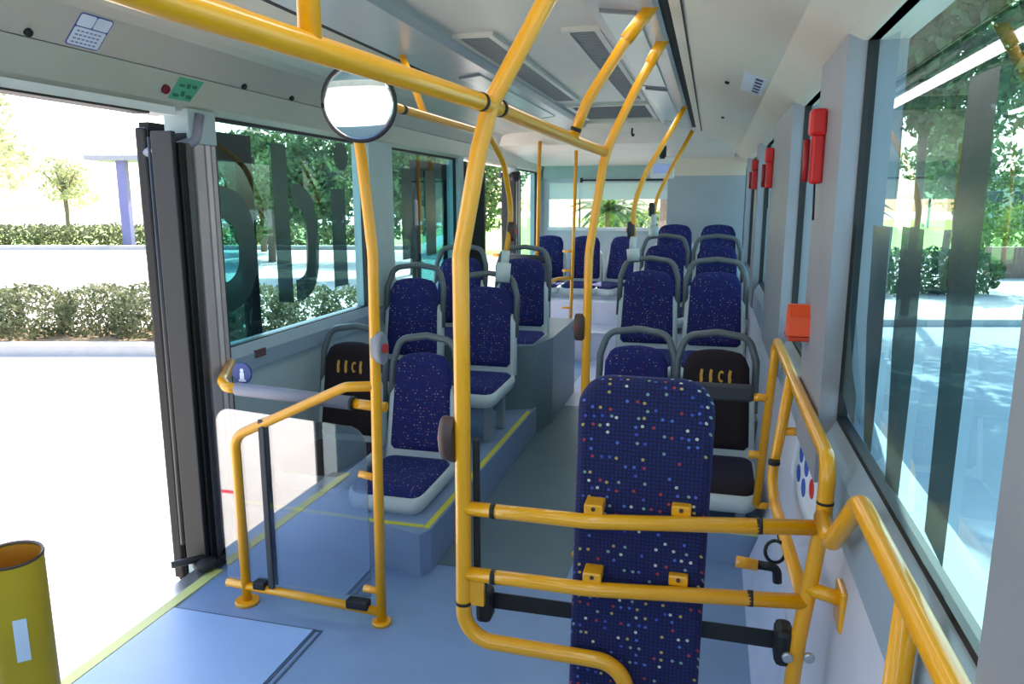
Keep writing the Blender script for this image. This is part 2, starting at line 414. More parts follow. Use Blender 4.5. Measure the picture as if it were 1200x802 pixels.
# ------------------------------------------------------------------ platforms, boxes and steps (built into the bus)
Zp = .185
m = MB(); m.prism([(-1.97, 2.66), (-1.28, 2.66), (-1.075, 2.60), (-1.05, 2.66), (-1.05, 5.72), (-1.97, 5.72)], XY, 0, Zp)
struct('trim_20', m, platm, 'raised blue grey seat platform on the left')
m = MB(); m.box(-1.28, -1.09, 2.665, 2.69, Zp, Zp+.002); m.box(-1.085, -1.06, 2.665, 4.45, Zp, Zp+.002)
m.prism([(-1.95, 2.70), (-1.28, 2.665), (-1.28, 2.69), (-1.95, 2.73)], XY, Zp, Zp+.002)
struct('trim_21', m, yline, 'yellow line along the edge of the left platform')
m = MB(); m.prism([(-1.97, 4.42), (-1.30, 4.42), (-1.06, 4.52), (-1.0, 4.85), (-1.0, 5.70), (-1.97, 5.70)], XY, 0, .60)
struct('trim_22', m, boxm, 'grey wheel box on the left platform')
struct('trim_23', MB().box(-.50, .29, 3.05, 4.05, 0, .13), platm, 'low seat platform on the right')
m = MB(); m.box(-.50, -.46, 3.047, 3.049, .105, .13); m.box(-.49, .28, 3.052, 3.075, .13, .132)
struct('trim_24', m, yline2, 'pale edge line of the right platform')
struct('trim_25', MB().box(-.56, .29, 4.05, 5.75, 0, .34), boxm, 'grey wheel box on the right')
struct('trim_26', MB().box(-.56, .29, 5.75, 7.6, 0, .50), stepm, 'raised rear platform on the right')
struct('trim_27', MB().box(-1.42, -.56, 6.95, 7.45, 0, .27), stepm, 'white first step to the rear seats')
struct('trim_28', MB().box(-1.97, .30, 7.45, Y1-.05, 0, .50), stepm, 'white second step to the rear seats')
struct('trim_29', MB().box(-1.97, -.44, 7.75, Y1-.05, .50, .58), stepm, 'white plinth of the rear seats')

struct('trim_32', MB().box(-1.05, -.50, 2.72, 5.30, 0, .003), mat('aisle_painted_shade', (92, 112, 122), .4, var=.06, scale=5), 'aisle floor with its shade painted in darker grey green')  # thin plate puts the dimness of the aisle into the floor colour
struct('trim_33', MB().box(-1.05, -.56, 5.30, 6.95, 0, .004), mat('rear_floor_painted_sun', (196, 198, 216), .35, var=.04), 'aisle floor by the rear door with sunlight painted in pale lavender')  # thin pale plate paints the sunlit floor beside the rear door
# ------------------------------------------------------------------ tube things
def ringpart(parent, p, ax, r=.0185, w=.012):
    a = Vector(ax).normalized()
    return MB().tube([Vector(p)-a*w/2, Vector(p)+a*w/2], r, seg=16).build('joint_ring', black, parent)
def flange(parent, p, ax=(0, 0, 1), r=.04, name='floor_flange'):
    return MB().disc(p, ax, r, .014).build(name, yellow, parent)
def stop_button(parent, p, d, face, body=brown):
    """oval push button on a pole, facing direction d"""
    d = Vector(d).normalized(); p = Vector(p); up = Vector((0, 0, 1)); s = d.cross(up).normalized()
    f = lambda a, b, t: p+s*a+up*b+d*t
    o = [(.024*math.cos(2*PI*k/24), .056*math.sin(2*PI*k/24)) for k in range(24)]
    b = MB().slab(o, [(0, -.015), (0, .022), (.004, .028)], f).build('stop_button', body, parent)
    o2 = [(.016*math.cos(2*PI*k/20), .018*math.sin(2*PI*k/20)) for k in range(20)]
    MB().slab(o2, [(0, .024), (.002, .034)], f).build('button_face', face, b)
    return b
# overhead rail
g = empty('overhead_handrail', (-.47, 1.6, 1.70), 'thick yellow overhead handrail running from top left across the big curved pole', 'handrail')
MB().tube([(-.60, -.7, 1.705), (-.556, .70, 1.705), (-.473, 1.6, 1.706), (-.45, 2.45, 1.70), (-.412, 2.95, 1.69)], .0185, .6).build('rail', yellow, g)
MB().tube([(-.533, .95, 1.705), (-.53, .95, 2.16)], .016).build('hanger', yellow, g)
ringpart(g, (-.477, 1.545, 1.706), (.1, 1, 0), .0197); ringpart(g, (-.469, 1.66, 1.706), (.1, 1, 0), .0197)
# big curved pole beside the wheelchair bay
YF = 1.6
g = empty('grab_pole', (-.55, YF, 0), 'big yellow grab pole curving up to the ceiling in the middle foreground', 'pole')
MB().tube([(-.05, YF, 0), (-.16, YF, .425), (-.549, YF, .43), (-.546, YF, .765), (-.545, YF, 1.38), (-.50, YF, 1.61), (-.4725, YF, 1.708), (-.34, YF, 1.93), (-.20, YF, 2.10)], .0195, .075, n=9).build('pole', yellow, g)
ringpart(g, (-.5476, YF, .527), (0, 0, 1), .0208, .008)
MB().box(-.53, -.495, YF-.006, YF+.006, .525, .60).build('strap_bracket', yellow, g)
stop_button(g, (-.572, YF, .945), (-.75, .25, 0), stopred)
MB().box(-.545, -.505, YF-.03, YF+.03, .60, .95).box(-.55, -.51, YF+.012, YF+.032, .61, .94)
MB().box(-.528, -.512, YF+.014, YF+.034, .60, .945, .006).build('edge_guard', black, g)
# hanger between rail and ceiling
g = empty('curved_hanger', (-.45, 2.45, 1.70), 'short curved yellow hanger tying the overhead handrail to the right light channel', 'handrail')
MB().tube([(-.449, 2.45, 1.70), (-.40, 2.45, 1.82), (-.29, 2.45, 1.985), (-.20, 2.45, 2.10)], .0175, .3).build('tube', yellow, g)
ringpart(g, (-.437, 2.45, 1.73), (.35, 0, 1))
MB().tube([(-.285, 2.45, 1.995), (-.20, 2.45, 2.10)], .021).build('ceiling_socket', yellow, g)
# second curved pole
g = empty('grab_pole', (-.475, 2.95, 0), 'slim yellow grab pole from aisle floor curving up to the ceiling behind the speckled board', 'pole')
MB().tube([(-.478, 2.95, 0), (-.466, 2.95, 1.30), (-.41, 2.95, 1.69), (-.30, 2.95, 1.92), (-.195, 2.95, 2.10)], .0175, .5).build('pole', yellow, g)
flange(g, (-.478, 2.95, 0)); stop_button(g, (-.49, 2.95, 1.0), (-1, .1, 0), stopred)
MB().tube([(-.25, 2.95, 2.01), (-.20, 2.95, 2.10)], .021).build('ceiling_socket', yellow, g)
MB().tube([(-.47, 2.95, .75), (-.455, 3.02, .75)], .015).build('stub', yellow, g)
# poles that end in sockets on seat handles (right, rear)
def seat_pole(y, pts, label, sock):
    g = empty('seat_pole', (pts[0][0], y, pts[0][1]), label, 'pole', 'curved poles on the right seats')
    MB().tube([(a, y, b) for a, b in pts], .0165, .5).build('pole', yellow, g)
    MB().tube([(pts[0][0], y, pts[0][1]+.03), (sock[0], y, sock[1]+.06)], .024).tube([(sock[0], y, sock[1]+.08), (sock[0]+.01, y-.01, sock[1])], .04, seg=16).build('socket', shellm, g)
    stop_button(g, (pts[0][0]-.012, y, pts[0][1]+.07), (-1, -.2, 0), stopred, darkgrey)
    return g
seat_pole(4.92, [(-.487, 1.25), (-.493, 1.48), (-.42, 1.69), (-.353, 1.80), (-.19, 2.09)], 'curved yellow pole with pale socket standing on the second right aisle seat', (-.49, 1.12))
seat_pole(6.3, [(-.463, 1.37), (-.45, 1.52), (-.341, 1.76), (-.18, 2.06)], 'rearmost curved yellow pole with pale socket on the third right aisle seat', (-.465, 1.22))
# left rail over the left seats
g = empty('ceiling_handrail', (-1.15, 2.3, 1.84), 'yellow handrail over the left seats bending down to the second left aisle seat', 'handrail')
MB().tube([(-1.13, 2.25, 1.84), (-1.15, 2.7, 1.845), (-1.15, 3.85, 1.85), (-1.15, 4.15, 1.72), (-1.15, 4.33, 1.44), (-1.155, 4.22, 1.21)], .0165, .25).build('rail', yellow, g)
MB().tube([(-1.15, 2.95, 1.845), (-1.25, 2.95, 2.10)], .014).build('hanger', yellow, g)
MB().tube([(-1.155, 4.215, 1.22), (-1.16, 4.20, 1.14)], .024).tube([(-1.16, 4.19, 1.15), (-1.165, 4.17, 1.04)], .042, seg=16).build('socket', shellm, g)
stop_button(g, (-1.14, 4.28, 1.33), (1, -.3, 0), stopred)
ringpart(g, (-1.15, 2.72, 1.845), (0, 1, 0), .018, .03)
# rear poles
g = empty('rear_pole', (-1.48, 6.5, .9), 'straight yellow pole from ceiling to the screen behind the rear door', 'pole')
MB().tube([(-1.49, 6.5, 1.03), (-1.475, 6.5, 2.03)], .0165).build('pole', yellow, g)
g = empty('step_handrail', (-1.2, 6.85, .0), 'yellow upright handrail with side stubs beside the rear white steps', 'handrail')
MB().tube([(-1.255, 6.85, .0), (-1.23, 6.85, 1.1), (-1.215, 6.85, 1.96)], .016).build('pole', yellow, g)
for z in (1.05, .87, .52): MB().tube([(-1.24, 6.85, z), (-1.33, 6.85, z)], .012).build('stub', yellow, g)
MB().tube([(-1.24, 6.85, .80), (-1.36, 6.75, .80), (-1.43, 6.55, .76)], .016, .08).build('arm', yellow, g)

# ------------------------------------------------------------------ wheelchair bay frame + board
g = empty('bay_handrail', (.24, YF+.03, 0), 'yellow two bar barrier in front of the speckled board, beside the big pole', 'barrier')
YR = YF+.04
MB().tube([(-.546, YF, .775), (-.24, YF-.012, .780), (.255, YR, .800)], .0175, .25).build('bar', yellow, g)
MB().tube([(-.546, YF, .605), (-.24, YF-.012, .612), (.245, YR, .622)], .0175, .25).build('bar', yellow, g)
ringpart(g, (-.47, YF-.003, .776), (1, 0, 0)); ringpart(g, (-.47, YF-.003, .606), (1, 0, 0))
ringpart(g, (.135, YR-.012, .7955), (1, 0, .04)); ringpart(g, (.125, YR-.012, .6195), (1, 0, .04))
g = empty('wall_handrail', (.24, YR, 0), 'bent yellow handrail following the right window sill with its upright posts', 'handrail')
MB().tube([(.20, YR, .0), (.235, YR, .53), (.266, YR, .82), (.268, YR, .955), (.275, 3.1, .955), (.238, 3.1, .25)], .0175, .05, n=8).build('rail', yellow, g)
MB().tube([(.236, 3.1, .25), (.29, 3.1, .25)], .015).build('stub', yellow, g)
MB().tube([(.20, 3.1, .715), (.263, 3.1, .715)], .0165).build('stub', yellow, g)
MB().tube([(.195, 3.1, .47), (.25, 3.1, .47)], .0165).build('stub', yellow, g)
MB().tube([(.270, 2.45, .955), (.235, 2.5, .60), (.235, 2.36, .565), (.245, YR, .61)], .017, .06, n=8).build('inner_rail', yellow, g)
ringpart(g, (.2365, 2.465, .66), (0, 0, 1), .0188, .014); ringpart(g, (.2385, 2.08, .579), (0, 1, 0), .0188, .016)
MB().tube([(.252, 2.48, .765), (.325, 2.48, .765)], .014).build('stub', yellow, g)
MB().tube([(.262, YR-.01, .83), (.262, 1.50, .83), (.279, 1.36, .975), (.285, .45, .975), (.30, .35, .80)], .0185, .05, n=9).build('front_rail', yellow, g)
MB().tube([(.283, 1.03, .975), (.262, 1.03, .40), (.25, 1.03, .01)], .0175).build('post', yellow, g)
MB().tube([(.245, YR, .655), (.312, YR-.03, .655)], .0165).build('stub', yellow, g)
MB().box(.303, .317, YR-.065, YR+.01, .59, .685, .006).build('wall_flange', yellow, g)
MB().disc((.21, YR-.03, .50), (0, -1, 0), .012, .01).build('bolt', alu, g); MB().disc((.256, YR-.02, .50), (0, -1, 0), .012, .01).build('bolt', alu, g)
ringpart(g, (.267, YR, .86), (0, 0, 1), .0185, .006)
# board
def bw(a, b, t):   # board local -> world (leans a touch)
    return Vector((a*1.0+(b-.7)*.012, YF+.05+(b-.7)*.03+t, b))
g = empty('wheelchair_backrest', (-.13, YF+.06, .22), 'tall rounded blue speckled wheelchair backrest board behind the yellow bars in the right foreground', 'backrest')
o = rrect(-.285, .025, .22, 1.105, .03, 6, .075)
MB().slab(o, [(.012, .035), (0, .028), (0, .008), (.006, -.006), (.02, -.012)], bw).build('pad', board_fab, g)
MB().slab(rrect(-.275, .015, .23, 1.09, .03, 6, .07), [(0, .036), (0, .048), (.005, .052)], bw).build('back_shell', darkgrey, g)
for cx, cz in ((-.23, .787), (-.035, .792), (-.23, .618), (-.035, .622)):
    yy = YF-.012+(.035 if cx > -.1 else .004)
    b = MB().box(cx-.022, cx+.022, yy-.004, yy+.05, cz+.008, cz+.034, .004).build('clip', yellow, g)
    MB().disc((cx, yy-.004, cz+.024), (0, -1, 0), .005, .003, 12, .001).build('screw', brown, b)
# belt behind the board
g = empty('safety_belt', (-.15, YF+.1, .50), 'black belt strap stretched low behind the speckled board', 'belt')
MB().tube([(-.52, YF+.02, .498), (-.30, YF+.12, .50)], .026, flat=.08).tube([(.0, YF+.12, .50), (.215, YR+.01, .495)], .026, flat=.08)
m = MB(); m.prism([(-.525, .478), (-.29, .48), (-.29, .522), (-.525, .522)], lambda a, b, d: Vector((a, YF+.07+d, b)), 0, .004)
m.prism([(-.29, .48), (.02, .48), (.02, .522), (-.29, .522)], lambda a, b, d: Vector((a, YF+.107+d, b)), 0, .004)
m.prism([(.02, .48), (.215, .478), (.215, .522), (.02, .522)], lambda a, b, d: Vector((a, YF+.07+d, b)), 0, .004)
m.build('strap', black, g)
MB().box(-.53, -.49, YF+.03, YF+.085, .455, .54, .012).box(-.515, -.505, YF+.035, YF+.06, .53, .57, .003).build('buckle', black, g)
MB().box(.185, .225, YR-.01, YR+.06, .455, .545, .014).build('buckle', black, g)
g = empty('belt_hook', (.1, 2.2, .30), 'black hook with a yellow grip hanging near the right wall beyond the barrier', 'hook')
MB().tube([(.115, 2.1, .475), (.175, 2.1, .47)], .017).build('grip', yellow, g)
MB().tube([(.175, 2.1, .472), (.228, 2.1, .47), (.232, 2.1, .425)], .013, .02).build('hook', black, g)
pts = [(.226+.012*math.sin(t), 2.0+.02*math.cos(t), .53+.035*math.cos(t)) for t in [2*PI*i/16 for i in range(17)]]
tag(MB().tube([(.21+.026*math.sin(2*PI*i/16), 2.0, .565+.032*math.cos(2*PI*i/16)) for i in range(17)], .005, .001, 8, 1).build('strap_loop', black), 'small black strap loop hanging under the inner yellow rail', 'strap')
# padded bar before the right seats
g = empty('padded_bar', (-.13, 3.1, .71), 'dark grey padded bar before the first right seats', 'bar')
MB().box(-.445, .20, 3.08, 3.12, .695, .765, .012).build('pad', darkgrey, g)

# ------------------------------------------------------------------ seats
SM = {}
def smesh(key, fn):
    if key not in SM:
        mb, mm = fn(); bmesh.ops.recalc_face_normals(mb.bm, faces=mb.bm.faces)
        me = bpy.data.meshes.new(key.split('/')[0]); mb.bm.to_mesh(me); mb.bm.free(); me.materials.append(mm); SM[key] = me
    return SM[key]
def rec(a, b, t):   # backrest plane: a lateral, b up from the seat surface, t towards the back
    return Vector((a, .02+b*.16+t+.10*(a/.19)**2*-.12, b))
def back_outline(hw0, hw1, z0, z1, arch):
    o = [(-hw0, z0+.02), (-hw0+.02, z0), (hw0-.02, z0), (hw0, z0+.02)]
    n = 14; r = .055
    for i in range(n+1):
        t = i/n; a = hw1-2*hw1*t
        u = abs(a)/hw1
        o.append((a, z1-arch*(u**2)-.05*max(0, (u-.72)/.28)**2.2))
    return o
def mk_back(fm):
    def f():
        return MB().slab(back_outline(.168, .155, .03, .495, .03), [(.004, .035), (0, .02), (0, .0), (.010, -.016), (.035, -.022), (.06, -.022), (.085, -.021), (.11, -.020), (.135, -.019), (.155, -.019)], rec), fm
    return f
def mk_cush(fm):
    def f():
        o = []
        for p in rrect(-.185, .185, -.40, .02, .05, 5): o.append((p[0]*(1-.0*p[1]), p[1]))
        return MB().slab(o, [(0, -.045), (0, -.012), (.012, 0), (.05, .004), (.08, .004), (.11, .004), (.14, .004), (.17, .004)], lambda a, b, d: Vector((a, b, d-.02*max(0, -(b+.3)/.1)**2))), fm
    return f
def mk_shell():
    m = MB()
    m.slab(back_outline(.198, .186, -.04, .34, .0), [(.004, .075), (0, .06), (0, .012), (.02, .002), (.03, .004)], rec)
    o = rrect(-.205, .205, -.425, .06, .07, 6)
    m.slab(o, [(.05, -.105), (.012, -.085), (0, -.05), (.004, -.022), (.016, -.016)], lambda a, b, d: Vector((a, b, d-.025*max(0, -(b+.28)/.14)**2)))
    return m, shellm
def mk_hoop():
    m = MB()
    P = [rec(-.187, .20, .035), rec(-.186, .44, .035), rec(-.150, .552, .035), rec(0, .572, .035), rec(.150, .552, .035), rec(.186, .44, .035), rec(.187, .20, .035)]
    m.tube(P, .0175, .07, 12, 6)
    return m, hoopm
def seat(x, y, base, s, fm, label, rz=0, group='bus seats in rows', hoop=True, leg=True, cat='seat', sc=1.):
    """seat at x, backrest top near y, standing on height base with its cushion at height s"""
    g = empty('bus_seat', (x, y-.10, base), label, cat, group); g.rotation_euler.z = rz; g.scale = (sc, 1, 1)
    h = s-base
    for nm, fn, key in (('backrest', mk_back(fm), fm.name), ('cushion', mk_cush(fm), fm.name), ('shell', mk_shell, '')) + ((('handle', mk_hoop, ''),) if hoop else ()):
        o = bpy.data.objects.new(nm, smesh(nm+'/'+key, fn)); C.objects.link(o); o.parent = g; o.location = (0, 0, h)
    if leg:
        hh = round(h-.07, 3)
        if hh > .02:
            for sx in (-.13, .13):
                for ya in (-.34, -.08):
                    m = MB(); m.box(sx-.022, sx+.022, ya, ya+.06, 0, hh+.01, .006)
                    m.build('leg', mat('leg_grey', (132, 140, 146), .4), g, local=True)
    if fm is dark_seat:
        bk = [c for c in g.children if c.name.startswith('backrest')][0]
        m = MB()
        for i, hgt in enumerate((.055, .055, .055, .055)):
            xx = -.057+i*.037
            f = lambda a, b, d: rec(a, b, -.0235+d)
            if i == 2:
                m.prism([(xx+.004+.013*math.cos(q), .375+.025*math.sin(q)) for q in [.8+k*.45 for k in range(11)]]+[(xx+.004+.006*math.cos(q), .375+.016*math.sin(q)) for q in [.8+k*.45 for k in range(10, -1, -1)]], f, -.002, .002)
            else:
                m.prism([(xx-.006, .35), (xx+.003, .345), (xx+.007, .36), (xx+.004, .375), (xx+.007, .40), (xx-.003, .405), (xx-.007, .385)], f, -.002, .002)
        for v in m.bm.verts:
            v.co.x *= 1.2; v.co.y += (v.co.z-.375)*.0; dz = (v.co.z-.375)*.1; v.co.z += dz; v.co.y += dz*.16
        m.build('emblem', gold, bk, local=True)
    return g
# left rows
seat(-1.31, 3.28, Zp, .29, blue_seat, 'blue speckled aisle seat nearest the camera on the left platform behind the glass screen', sc=.90)
seat(-1.745, 3.40, Zp, .30, dark_seat, 'dark brown seat with gold emblem against the left wall', sc=.93)
seat(-1.275, 4.22, Zp, .51, blue_seat, 'blue aisle seat of the second left row with a pale pole socket on its handle', sc=.98)
seat(-1.735, 4.22, Zp, .55, blue_seat, 'blue window seat of the second left row beside the dark window pillar', sc=.98)
seat(-1.26, 5.05, .60, .62, blue_seat, 'blue aisle seat on the grey wheel box in the third left row', leg=False)
seat(-1.72, 5.05, .60, .62, blue_seat, 'blue window seat in the third left row behind the dark handle', leg=False)
# right rows
seat(-.325, 3.62, .13, .31, blue_seat, 'blue seat half hidden behind the speckled board, first right row on the aisle', sc=.98)
seat(.055, 3.62, .13, .31, dark_seat, 'dark brown seat with gold emblem against the right wall', sc=.98)
seat(-.375, 4.88, .34, .57, blue_seat, 'blue aisle seat of the second right row carrying a curved pole on its handle')
seat(.045, 4.88, .34, .57, blue_seat, 'blue window seat of the second right row, right behind the dark brown right seat')
seat(-.36, 6.25, .50, .66, blue_seat, 'blue aisle seat of the third right row, between the two curved pole sockets')
seat(.055, 6.25, .50, .66, blue_seat, 'blue window seat of the third right row, second from the rear panel')
seat(-.33, 7.25, .50, .80, blue_seat, 'blue aisle seat at the back just right of the rear window', hoop=False)
seat(.065, 7.25, .50, .80, blue_seat, 'blue window seat at the back before the grey rear panel', hoop=False)
# rear bench
seat(-1.33, 8.22, .58, .64, blue_seat, 'blue rear seat under the rear window just right of the slim pole with side stubs', hoop=False, leg=False)
seat(-.955, 8.22, .58, .64, blue_seat, 'blue rear seat turned towards the aisle under the right half of the rear window', rz=-.45, hoop=False, leg=False)
seat(-1.74, 8.22, .58, .64, blue_seat, 'blue rear corner seat behind the grey screen on the left', hoop=False, leg=False)
# rear left screen
g = empty('door_screen', (-1.55, 6.5, .0), 'dark grey screen with black padded top behind the rear door', 'screen')
MB().box(-1.86, -1.37, 6.49, 6.52, .05, .96).build('panel', mat('screen_dark', (66, 74, 80), .35), g)
MB().tube([(-1.80, 6.5, 1.02), (-1.36, 6.5, 1.0)], .028).build('pad', darkgrey, g)
MB().tube([(-1.9, 6.5, 1.03), (-1.80, 6.5, 1.02)], .02).build('pad_end', yellow, g)

# ------------------------------------------------------------------ door side: partition, door, mirror, guard post
YP = 2.25
g = empty('glass_partition', (-1.36, YP, 0), 'yellow framed glass screen standing by the open front door', 'partition')
MB().tube([(-1.085, YP, 0), (-1.08, YP, .60), (-1.07, YP, 1.33), (-1.10, YP, 1.66), (-1.13, YP, 1.845)], .0185, .5).build('post', yellow, g)
MB().tube([(-1.08, YP, .885), (-1.19, YP, .875), (-1.645, YP, .66), (-1.64, YP, 0)], .0175, .07, n=9).build('rail', yellow, g)
MB().tube([(-1.72, YP, .075), (-1.085, YP, .045)], .0165).build('lower_bar', yellow, g)
flange(g, (-1.64, YP, 0), r=.045); flange(g, (-1.085, YP, 0), r=.035)
o = rrect(-1.72, -1.125, .09, .765, .012, 8, .06)
o = [(a, b-.035*(a+1.72)/.595 if b > .4 else b) for a, b in o]
MB().slab(o, [(0, .008), (0, .0)], lambda a, b, d: Vector((a, YP+.002+d, b))).build('glass_panel', acrylic, g)
MB().box(-1.535, -1.512, YP-.016, YP-.002, .08, .735, .003).build('upright_strip', darkgrey, g)
MB().tube([(-1.085, YP, .555), (-1.15, YP, .565)], .013).build('clip', yellow, g)
MB().tube([(-1.085, YP, .125), (-1.15, YP, .13)], .013).build('clip', yellow, g)
MB().box(-1.215, -1.13, YP-.024, YP+.014, .052, .085, .004).build('rubber_block', black, g)
MB().box(-1.60, -1.55, YP-.02, YP+.014, .07, .10, .004).build('rubber_block', black, g)
stop_button(g, (-1.06, YP-.004, 1.02), (1, -.35, 0), stopred, midgrey)
g = empty('padded_bar', (-1.43, 2.36, .78), 'grey padded bar with yellow ends across the space beside the front door', 'bar')
MB().tube([(-1.70, 2.36, .808), (-1.22, 2.36, .785)], .025).build('pad', mat('pad_grey', (128, 128, 142), .5), g)
MB().tube([(-1.935, 2.66, .83), (-1.79, 2.40, .822), (-1.745, 2.36, .812), (-1.70, 2.36, .808)], .02, .03).build('bar_end', yellow, g)
MB().tube([(-1.22, 2.36, .785), (-1.09, 2.36, .779)], .0185).build('bar_end', yellow, g)
MB().tube([(-1.229, 2.36, .786), (-1.215, 2.36, .785)], .026).build('joint_ring', black, g)
g = empty('round_sign', (-1.72, 2.40, .83), 'small round blue pictogram sign at the left end of the grey padded bar', 'sign')
MB().disc((-1.695, 2.395, .862), (0, -1, .0), .042, .006).build('disc', mat('sign_blue', (30, 62, 130), .5), g)
m = MB(); m.disc((-1.693, 2.389, .873), (0, -1, 0), .008, .002, 14, .0005); m.box(-1.702, -1.684, 2.387, 2.389, .835, .865); m.box(-1.708, -1.678, 2.387, 2.389, .83, .838)
m.build('pictogram', stkw, g)
tag(MB().box(-1.945, -1.935, 2.84, 2.92, .815, .85).build('sill_label', mat('label_brown', (92, 62, 66), .5)), 'small brown label on the left window sill', 'label')

# front door leaf parked outside, and the gasket pillar
g = empty('door_1', (-2.1, 2.3, -.1), None, None); g['kind'] = 'structure'
def leaf(g, x, y0, y1, z0, z1, gm=tint):
    f = MB(); t = .022; w = .07
    f.frame(y0, y1, z0, z1, w, .12, .12, x-t, x+t, YZ)
    f.build('leaf_frame', blackgl, g)
    MB().box(x-.004, x+.004, y0+w, y1-w, z0+.12, z1-.12).build('pane', gm, g)
leaf(g, -2.11, 2.475, 3.13, -.09, 1.80)
m = MB(); m.box(-2.135, -2.085, 2.450, 2.473, -.07, 1.78, .01); m.build('edge_seal', mat('seal_grey', (22, 21, 22), .5, spec=.3), g)
MB().tube([(-2.10, 2.47, 1.685), (-2.03, 2.44, 1.69), (-1.97, 2.46, 1.70), (-1.925, 2.53, 1.73), (-1.925, 2.56, 1.83)], .02, .05).build('swing_arm', mat('arm_grey', (132, 132, 148), .35), g)
m = MB(); m.sphere((-1.95, 2.42, .035), (.05, .05, .03)); m.box(-1.99, -1.90, 2.44, 2.56, .01, .045, .01); m.tube([(-2.04, 2.33, .06), (-1.95, 2.43, .06)], .014); m.sphere((-1.91, 2.53, .05), (.025, .03, .025))
m.build('floor_pivot', black, g)
m = MB(); m.tube([(-2.06, 2.44, .1), (-2.05, 2.44, 1.74)], .016, seg=8); m.build('turning_post', black, g)
g = empty('door_2', (-1.98, 2.5, 0), None, None); g['kind'] = 'structure'; g['label'] = 'pillar of black rubber seals beside the open front door'
strips = [(2.420, .025, black, -1.945), (2.444, .03, blackgl, -1.93), (2.474, .03, mat('rubber_sheen', (66, 62, 64), .35), -1.925), (2.498, .022, black, -1.94),
          (2.522, .055, strutgrey, -1.925), (2.570, .028, black, -1.94), (2.594, .028, mat('strip_light', (206, 192, 194), .4), -1.93), (2.618, .02, black, -1.94), (2.635, .026, strutgrey, -1.935), (2.658, .025, black, -1.945)]
for y, w, mm, xx in strips:
    m = MB(); m.box(-2.04, xx, y, y+w, .02, 1.76 if mm is black else 1.72, .005); m.build('seal_strip', mm, g)
MB().box(-2.04, -1.93, 2.50, 2.665, 1.72, 1.85, .004).build('pillar_cap', wallg, g)
# door leaf at the far side of the front opening (seen mirrored in the glass)
g = empty('door_3', (-2.1, .9, 0), None, None); g['kind'] = 'structure'
leaf(g, -2.11, .22, .87, -.09, 1.80)
# rear door leaves
g = empty('door_4', (-2.08, 5.4, 0), None, None); g['kind'] = 'structure'
leaf(g, -2.10, 5.12, 5.86, -.09, 1.80)
m = MB(); m.box(-2.04, -1.93, 5.80, 5.86, 0, 1.82, .01); m.box(-2.0, -1.80, 5.90, 5.94, 0, 1.80, .01); m.build('seal_strip', black, g)
g = empty('door_5', (-1.9, 7.35, 0), None, None); g['kind'] = 'structure'
for k, (yy, mm) in enumerate(((7.20, black), (7.25, strutgrey), (7.30, black), (7.35, mat('strip_light', (206, 192, 194), .4)), (7.40, black))):
    MB().box(-2.02, -1.88, yy, yy+.045, 0, 1.76, .006).build('seal_strip', mm, g)
m = MB(); m.sphere((-1.86, 7.1, 1.74), (.06, .08, .05)); m.tube([(-1.98, 7.0, 1.76), (-1.86, 7.12, 1.72), (-1.86, 7.25, 1.78)], .025, .05); m.build('door_gear', black, g)
# handles: mirror
g = empty('round_mirror', (-1.0, 2.02, 1.76), 'round convex mirror with black rim hanging below the thick overhead handrail', 'mirror')
c = Vector((-.978, 2.0, 1.775)); d = Vector((.20, -.98, -.13)).normalized()
u = d.cross(Vector((0, 0, 1))).normalized(); v = u.cross(d); R = .105
rings = []
for k in range(0, 9):
    a = k/8*.5; rr = R*math.sin(a)/math.sin(.5); dd = (math.cos(a)-math.cos(.5))*R/math.sin(.5)*.18
    rings.append([c+d*(dd+.004)+(u*math.cos(2*PI*i/40)+v*math.sin(2*PI*i/40))*max(rr, 1e-4) for i in range(40)])
MB().ring_strip(list(reversed(rings))).build('mirror_face', mirrorm, g)
MB().tube([c+(u*math.cos(2*PI*i/40)+v*math.sin(2*PI*i/40))*R for i in range(41)], .005, .001, 8, 1).build('rim', black, g)
MB().disc(c-d*.012, d, R, .012, 40).build('back_shell', black, g)
MB().tube([c-d*.01, c-d*.06, (-1.12, 2.25, 1.77)], .009, .04, 10).build('arm', black, g)
# yellow guard post bottom left
g = empty('guard_post', (-1.475, 1.2, 0), 'dull yellow hollow guard post with open top at the bottom left by the door', 'post')
def ell(rr, z, tilt=0): return [Vector((-1.475+.068*rr*math.cos(t), 1.2+.06*rr*math.sin(t), z+tilt*math.sin(t))) for t in [2*PI*i/32 for i in range(32)]]
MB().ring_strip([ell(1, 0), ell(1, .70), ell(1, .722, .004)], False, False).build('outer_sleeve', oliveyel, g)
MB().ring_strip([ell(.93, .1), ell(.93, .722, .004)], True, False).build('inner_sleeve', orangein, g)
MB().ring_strip([ell(1.0, .722, .004), ell(1.03, .724, .004), ell(1.0, .73, .004), ell(.92, .726, .004)], False, False).build('rim', brown, g)
MB().ring_strip([[Vector((-1.475+.0690*math.cos(t)*q, 1.2+.0610*math.sin(t)*q, z)) for z, t, q in ((.50, -.95, 1), (.50, -.55, 1), (.60, -.55, 1), (.60, -.95, 1))], [Vector((-1.475+.0690*math.cos(t)*q, 1.2+.0610*math.sin(t)*q, z)) for z, t, q in ((.50, -.95, 1.02), (.50, -.55, 1.02), (.60, -.55, 1.02), (.60, -.95, 1.02))]]).build('sticker', stkw, g)

